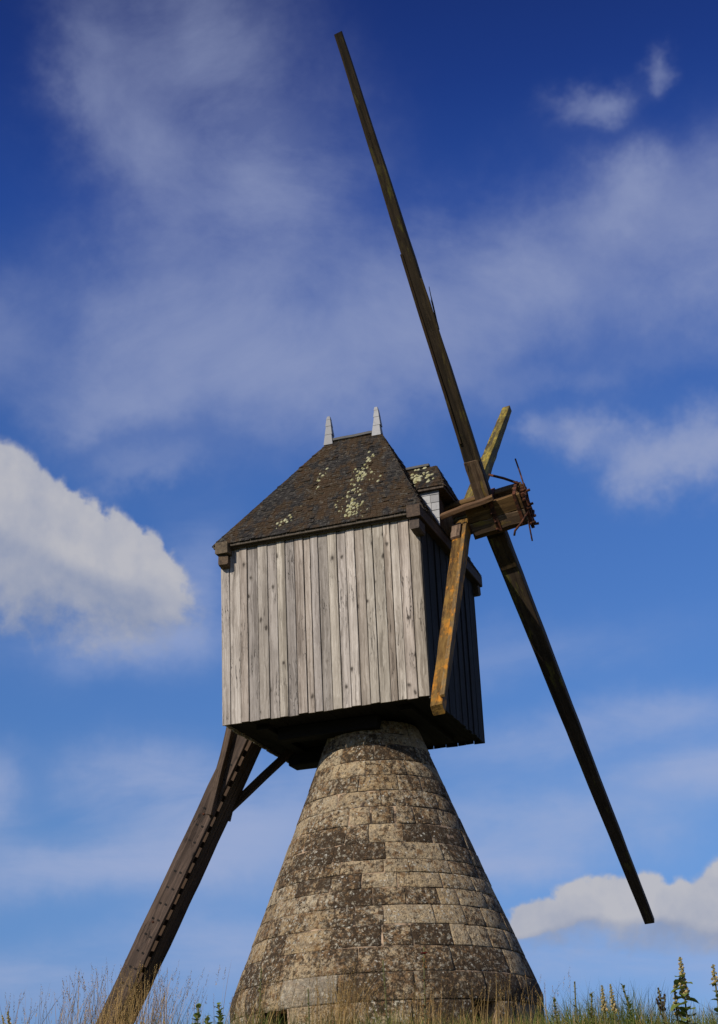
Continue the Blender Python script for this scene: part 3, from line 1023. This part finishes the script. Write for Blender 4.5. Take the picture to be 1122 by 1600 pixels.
# packing boards scarfed on the edge that faces the ground, and splinters of the lost laths
sd = 1 if arm_objs[0][2].cross(NV).dot(-D2) > 0 else -1
bs = arm_piece('packing_board', 0, .30, .98, -.01, sd * .135, sd * .133, (.235, .035), M_hub)
arm_piece('packing_board', 0, 1.3, 4.4, -.085, sd * .118, sd * .080, (.04, .02), M_arm_dark)
arm_piece('packing_board', 0, .95, 3.95, .10, sd * .128, sd * .090, (.06, .045), M_arm_dark, (.035, .03))
for (a0, a1, dd, wd) in ((.100, .155, 3.78, .030), (.100, .125, 3.58, .022)):
    beam('splinter', on_arm(0, 3.10, a0, .02), on_arm(0, dd, a1, .03), (wd, .04), (.007, .012), M_arm_dark, arm_objs[0][0], NV, 5, .2, .003)
sd1 = 1 if arm_objs[1][2].cross(NV).dot(-D2) > 0 else -1
arm_piece('packing_board', 1, .28, .85, 0, sd1 * .148, sd1 * .146, (.27, .03), M_arm_dark)
sd3 = 1 if arm_objs[3][2].cross(NV).dot(D1) > 0 else -1
arm_piece('packing_board', 3, .30, .95, -.045, sd3 * .128, sd3 * .126, (.15, .04), M_hub)
arm_piece('packing_board', 3, .30, 7.0, .085, sd3 * .118, sd3 * .092, (.06, .035), M_arm_gold)
sd2 = 1 if arm_objs[2][2].cross(NV).dot(D1) > 0 else -1
arm_piece('packing_board', 2, .40, 6.6, .07, sd2 * .115, sd2 * .08, (.07, .04), M_arm_olive)

for (dd, aa) in ((.52, -.05), (.60, .06), (.90, .0), (.38, .03)):
    q0 = on_arm(0, dd, aa, sd * .145)
    q1 = on_arm(0, dd, aa, sd * .170)
    tube('iron_bolt', [q0, q1], .018, M_iron, arm_objs[0][0], 6)
# ---- tail ladder
ladder = empty('tail_ladder', mill)
L0, L1 = Vector((-4.52, 0, -4.72)), Vector((-1.80, 0, .26))
dirL = (L1 - L0).normalized()
for y0 in (-.27, .25):
    beam('stringer', cpt(L0.x, y0, L0.z), cpt(L1.x, y0, L1.z), (.075, .31), (.075, .29), M_ladder, ladder, (0, 1, 0), 16, .12, .006)
lenL = (L1 - L0).length
perpL = Vector((dirL.z, 0, -dirL.x))
k = .35
while k < lenL - .12:
    q = L0 + dirL * k
    beam('tread', cpt(q.x, -.235, q.z), cpt(q.x, .215, q.z), (.11, .03), None, M_ladder, ladder, (1, 0, .45), 2, .15, .003)
    for e in (-.045, .055):
        qq = q + perpL * (.02 + e) + dirL * R.uniform(-.01, .01)
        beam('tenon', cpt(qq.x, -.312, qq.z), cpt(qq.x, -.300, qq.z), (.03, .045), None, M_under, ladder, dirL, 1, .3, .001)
    k += .262
beam('strut', cpt(-2.37, -.375, -1.08), cpt(-1.99, -.375, .30), (.13, .10), None, M_ladder, ladder, (0, 1, 0), 6, .15, .005)
beam('strut', cpt(-2.42, .36, -1.02), cpt(-2.04, .36, .30), (.13, .10), None, M_ladder, ladder, (0, 1, 0), 6, .15, .005)
perpL = Vector((dirL.z, 0, -dirL.x))
sa, sb = L0 + perpL * .15, L1 + perpL * .15
for y0, wdt in ((-.045, .165), (.125, .165)):
    beam('soffit_board', cpt(sa.x, y0, sa.z), cpt(sb.x, y0, sb.z), (wdt, .022), None, M_ladder, ladder, (0, 1, 0), 6, .1, .002)
beam('brace', cpt(-2.34, .30, -.86), cpt(-1.20, .52, .12), (.11, .11), None, M_ladder, ladder, (0, 1, 0), 4, .15, .004)
for k in (2.4, 4.2):
    q = L0 + dirL * k
    tube('iron_bolt', [cpt(q.x, -.315, q.z), cpt(q.x, -.30, q.z)], .022, M_iron, ladder, 6)


# ------------------------------------------------------------------ grass
CAMP = Vector((7.810, -23.023, -1.945))


def seat(px, dist):
    """ground point in the bearing of a photo column at a given range"""
    d = Vector((-.515 + (px - 30) / 1088 * (.515 - .131), .851 + (px - 30) / 1088 * (.986 - .851), 0)).normalized()
    x, y = CAMP.x + d.x * dist, CAMP.y + d.y * dist
    return Vector((x, y, ground_z(x, y)))


class Blades:
    def __init__(s):
        s.V, s.F = [], []

    def blade(s, p, h, wd, lean, az_, curve, seg=4):
        b0 = len(s.V)
        ca, sa = math.cos(az_), math.sin(az_)
        fa = az_ + R.uniform(.8, 2.2)
        sx, sy = math.cos(fa) * wd / 2, math.sin(fa) * wd / 2
        for i in range(seg):
            f = i / seg
            off = lean * f + curve * f * f
            k = (1 - f * .75)
            x, y, z = p.x + ca * off * h, p.y + sa * off * h, p.z + h * f * (1 - .25 * abs(curve) * f)
            s.V += [(x - sx * k, y - sy * k, z), (x + sx * k, y + sy * k, z)]
        off = lean + curve
        tip = (p.x + ca * off * h, p.y + sa * off * h, p.z + h * (1 - .25 * abs(curve)))
        s.V.append(tip)
        for i in range(seg - 1):
            a = b0 + i * 2
            s.F.append((a, a + 1, a + 3, a + 2))
        a = b0 + (seg - 1) * 2
        s.F.append((a, a + 1, a + 2))
        return Vector(tip)

    def panicle(s, tip, ln, n, sz, az_, lean):
        for i in range(n):
            f = i / n
            q = tip - Vector((math.cos(az_) * lean * ln * f, math.sin(az_) * lean * ln * f, ln * f))
            a = R.uniform(0, 6.28)
            d = Vector((math.cos(a), math.sin(a), R.uniform(.4, 1.4))).normalized() * sz * R.uniform(1.2, 2.4) * (.5 + f)
            sd_ = Vector((-math.sin(a), math.cos(a), 0)) * sz * .35
            b0 = len(s.V)
            s.V += [q, q + d * .5 + sd_, q + d, q + d * .5 - sd_]
            s.F.append((b0, b0 + 1, b0 + 2, b0 + 3))

    def build(s, name, mat):
        o = link(name, mesh_from(name, s.V, s.F), mat)
        o['kind'] = 'stuff'
        return o


green, dry = Blades(), Blades()
for _ in range(26000):
    px = R.uniform(-420, 1540)
    dist = R.uniform(11.2, 21.2)
    p = seat(px, dist)
    if math.hypot(p.x, p.y) < 2.4 or math.hypot(p.x, p.y) > 13.2:
        continue
    cl = noise.noise((p.x * .55, p.y * .55, 3.))
    dryness = .35 + .5 * noise.noise((p.x * .35, p.y * .35, 8.)) + (.30 if px < 260 else 0) - (.18 if px > 840 else 0)
    h = (.31 + .20 * cl + R.uniform(-.12, .13)) * (.75 if 400 < px < 850 else 1.)
    a = R.uniform(0, 6.28)
    if R.random() < dryness:
        if R.random() < .7:
            tip = dry.blade(p, h * R.uniform(.9, 1.2), R.uniform(.004, .007), R.uniform(0, .25), a, R.uniform(0, .35))
            if R.random() < .35:
                dry.panicle(tip, .10, 9, .009, a, .3)
    else:
        green.blade(p, h, R.uniform(.005, .010), R.uniform(0, .3), a, R.uniform(.05, .6))


def dry_clump(px, dist, n, spread, h0, h1, seedy=.7):
    c = seat(px, dist)
    for _ in range(n):
        p = c + Vector((R.gauss(0, spread), R.gauss(0, spread), 0))
        p.z = ground_z(p.x, p.y)
        a = R.gauss(.4, 1.3)
        h = R.uniform(h0, h1) * 1.15
        tip = dry.blade(p, h, R.uniform(.005, .009), R.uniform(0, .25), a, R.uniform(0, .35), 5)
        if R.random() < seedy:
            dry.panicle(tip, R.uniform(.09, .17), 14, .010, a, .3)


for px, dist, n, sp, h0, h1 in ((115, 15., 100, .30, .45, .80), (165, 16., 130, .22, .5, .88), (205, 16.4, 150, .24, .5, .92), (240, 16.6, 60, .2, .45, .8),
                                (30, 15., 26, .2, .4, .72), (355, 16., 16, .16, .5, .92), (410, 17., 34, .18, .4, .8), (520, 17., 130, .13, .45, .80), (548, 17.2, 50, .12, .4, .7),
                                (690, 17., 40, .2, .35, .62), (760, 17.5, 40, .22, .35, .65), (820, 17.4, 40, .2, .35, .68), (640, 16.8, 30, .15, .35, .6), (450, 17, 20, .2, .35, .6),
                                (885, 16, 14, .2, .35, .6), (300, 15.6, 14, .2, .4, .7)):
    dry_clump(px, dist, n, sp, h0, h1)
for px, dist, n, sp, h0, h1 in ((960, 15.5, 260, .22, .40, .66), (985, 15.2, 150, .20, .35, .6), (910, 15.8, 120, .25, .35, .52), (330, 15.8, 150, .3, .35, .52), (260, 15.8, 160, .25, .35, .55),
                                (400, 16.4, 130, .15, .4, .62), (470, 16.6, 100, .2, .35, .5), (600, 16.4, 60, .1, .35, .6), (870, 16, 120, .2, .35, .5), (560, 16.6, 120, .3, .3, .45)):
    c = seat(px, dist)
    for _ in range(n):
        p = c + Vector((R.gauss(0, sp), R.gauss(0, sp), 0))
        p.z = ground_z(p.x, p.y)
        green.blade(p, R.uniform(h0, h1), R.uniform(.004, .009), R.uniform(0, .35), R.uniform(0, 6.28), R.uniform(.05, .5))
green.build('green_grass', M_green)
dry.build('dry_grass', M_dry)


# ------------------------------------------------------------------ single wild plants
def leaf_into(V, F, base, d, ln, wd, droop=.25):
    d = Vector(d).normalized()
    side = d.cross(Vector((0, 0, 1)))
    if side.length < .05:
        side = Vector((1, 0, 0))
    side.normalize()
    upn = side.cross(d)
    b0 = len(V)
    rows = 5
    for i in range(rows):
        f = i / (rows - 1)
        wv_ = wd / 2 * math.sin(math.pi * (.12 + .86 * f) ** .8) * (1 if i < rows - 1 else .15)
        c = base + d * ln * f - Vector((0, 0, 1)) * droop * ln * f * f
        V += [c - side * wv_ + upn * wv_ * .35, c, c + side * wv_ + upn * wv_ * .35]
    for i in range(rows - 1):
        a = b0 + i * 3
        F += [(a, a + 1, a + 4, a + 3), (a + 1, a + 2, a + 5, a + 4)]


def blob_into(V, F, c, r):
    b0 = len(V)
    pts = [(0, 0, 1.15), (1, 0, 0), (0, 1, 0), (-1, 0, 0), (0, -1, 0), (0, 0, -1)]
    rot = Matrix.Rotation(R.uniform(0, 6.28), 3, 'Z') @ Matrix.Rotation(R.uniform(-.5, .5), 3, 'X')
    for q in pts:
        V.append(c + rot @ Vector(q) * r * R.uniform(.8, 1.2))
    for (i, j) in ((1, 2), (2, 3), (3, 4), (4, 1)):
        F += [(b0, b0 + i, b0 + j), (b0 + 5, b0 + j, b0 + i)]


def plant(name, label, cat, px, dist, h, leaves, mats, group=None, lean=.05, spike=None, petals=0, leaf_range=(.1, .8), leaf_size=(.06, .035), up_=.4, side_stems=0):
    p = seat(px, dist)
    root = empty(name, None, p)
    root['label'] = label
    root['category'] = cat
    if group:
        root['group'] = group
    la = R.uniform(0, 6.28)
    axis = [Vector((math.cos(la) * lean * h * f * f, math.sin(la) * lean * h * f * f, h * f)) for f in [i / 8 for i in range(9)]]

    def at(f):
        x = f * 8
        i = min(int(x), 7)
        return axis[i].lerp(axis[i + 1], x - i)
    tube('stem', axis, .0075, M_stem, root, 6)
    for k in range(leaves):
        f = leaf_range[0] + (leaf_range[1] - leaf_range[0]) * (k + R.random() * .8) / leaves
        a = k * 2.4 + R.uniform(-.4, .4)
        V, F = [], []
        sz = R.uniform(.75, 1.25) * (1.25 - .7 * f)
        leaf_into(V, F, at(f), (math.cos(a), math.sin(a), up_ + R.uniform(-.2, .3)), leaf_size[0] * sz, leaf_size[1] * sz, R.uniform(.1, .5))
        link('leaf', mesh_from('leaf', V, F), mats, root)
    if spike:
        f0, n, r_, mt = spike
        V, F = [], []
        for k in range(n):
            f = f0 + (1 - f0) * k / n
            a = k * 2.4
            rr = r_ * (1.3 - .8 * (f - f0) / (1 - f0))
            blob_into(V, F, at(f) + Vector((math.cos(a), math.sin(a), .2)) * rr * 1.2, rr)
        link('seed_spike', mesh_from('seed_spike', V, F), mt, root)
    for k in range(side_stems):
        f = R.uniform(.35, .7)
        a = R.uniform(0, 6.28)
        q = at(f)
        d = Vector((math.cos(a) * .35, math.sin(a) * .35, 1)).normalized() * h * R.uniform(.22, .4)
        tube('side_stem', [q, q + d * .5 + Vector((math.cos(a), math.sin(a), 0)) * .01, q + d], .005, M_stem, root, 5)
        V, F = [], []
        for j in range(9):
            blob_into(V, F, q + d * (.45 + .55 * j / 8) + Vector((R.uniform(-.008, .008), R.uniform(-.008, .008), 0)), .011)
        link('seed_spike', mesh_from('seed_spike', V, F), spike[3] if spike else mats, root)
    for k in range(petals):
        V, F = [], []
        a = k * 2 * math.pi / petals
        leaf_into(V, F, at(.93), (math.cos(a), math.sin(a), .6), .045, .05, .2)
        link('petal', mesh_from('petal', V, F), M_red, root)
    return root


plant('hollyhock', 'tall leafy hollyhock spike against the sky near the right edge', 'plant', 1068, 13.2, .83, 16, M_leaf, spike=(.62, 36, .017, M_bud), leaf_size=(.15, .13), leaf_range=(.35, .82), up_=.1, lean=.03)
plant('hollyhock', 'hollyhock stem cut off by the right frame edge', 'plant', 1119, 13.6, .76, 9, M_leaf, spike=(.78, 14, .016, M_bud), leaf_size=(.09, .07), leaf_range=(.4, .85), lean=.03)
plant('hollyhock', 'shorter hollyhock just left of the tall one', 'plant', 1052, 13.2, .62, 8, M_leafy, spike=(.62, 22, .014, M_bud), leaf_size=(.08, .055), leaf_range=(.3, .8))
plant('dock_plant', 'dark brown dock seedhead left of the tall hollyhock', 'plant', 1034, 13.6, .58, 4, M_leaf, spike=(.70, 16, .013, M_darkseed), leaf_size=(.08, .035), side_stems=2)
plant('mullein', 'pale flower spike with buds at the left of a pair', 'plant', 941, 14.6, .56, 8, M_leafy, spike=(.62, 26, .013, M_bud), leaf_size=(.07, .035), lean=.04)
plant('mullein', 'pale flower spike with buds at the right of a pair', 'plant', 957, 14.6, .57, 8, M_leafy, spike=(.60, 24, .013, M_bud), leaf_size=(.07, .035), lean=.04)
plant('poppy', 'rust leaved weed topped by a red flower before the tower', 'plant', 662, 15.6, .96, 22, M_redleaf, spike=(.80, 10, .012, M_redleaf), petals=6, leaf_size=(.07, .035), leaf_range=(.2, .9), lean=.03)
plant('green_weed', 'thin feathery green weed before the middle of the tower', 'plant', 603, 15.6, .86, 44, M_leafy, leaf_size=(.07, .014), leaf_range=(.2, 1.), up_=1.0, lean=.02)
plant('green_weed', 'yellow green weed at the left foot of the tower', 'plant', 404, 16.4, .86, 34, M_leafy, leaf_size=(.075, .025), leaf_range=(.2, 1.), up_=.7, lean=.04)
plant('green_weed', 'slender weed with small leaves left of the golden tuft', 'plant', 482, 16., .64, 22, M_leaf, leaf_size=(.055, .025), leaf_range=(.2, 1.), up_=.5)
plant('broadleaf_sprig', 'dark sprig with rounded leaves between ladder and tower', 'plant', 305, 14.4, .54, 20, M_leaf, leaf_size=(.10, .085), leaf_range=(.35, 1.), up_=.9)
plant('broadleaf_sprig', 'dark sprig with rounded leaves close to the tower edge', 'plant', 346, 14.4, .54, 20, M_leaf, leaf_size=(.10, .085), leaf_range=(.35, 1.), up_=.9)
plant('broadleaf_sprig', 'low dark sprig between two taller sprigs', 'plant', 321, 14.2, .46, 12, M_leaf, leaf_size=(.10, .085), leaf_range=(.35, 1.), up_=.9)
plant('green_weed', 'spindly weed with dark flecks in the low grass right of tower', 'plant', 896, 15., .60, 16, M_leaf, leaf_size=(.06, .02), leaf_range=(.3, 1.), up_=.6)
plant('leafy_weed', 'bushy yellow green weed left of the pair of pale spikes', 'plant', 918, 14.8, .50, 30, M_leafy, leaf_size=(.085, .04), leaf_range=(.2, 1.), up_=.8, lean=.1)
plant('leafy_weed', 'bushy green weed just right of the pair of pale spikes', 'plant', 985, 14.6, .56, 34, M_leaf, leaf_size=(.09, .035), leaf_range=(.2, 1.), up_=.9, lean=.12)
plant('leafy_weed', 'low leafy weed beside the right foot of the tower', 'plant', 866, 15.2, .46, 26, M_leaf, leaf_size=(.08, .04), leaf_range=(.2, 1.), up_=.7, lean=.1)
plant('thistle', 'thin pale stalk with seed tips at the far left edge', 'plant', 22, 14.6, .62, 8, M_leafy, spike=(.84, 9, .010, M_bud), leaf_size=(.07, .02), leaf_range=(.3, .8), side_stems=3, lean=.12)
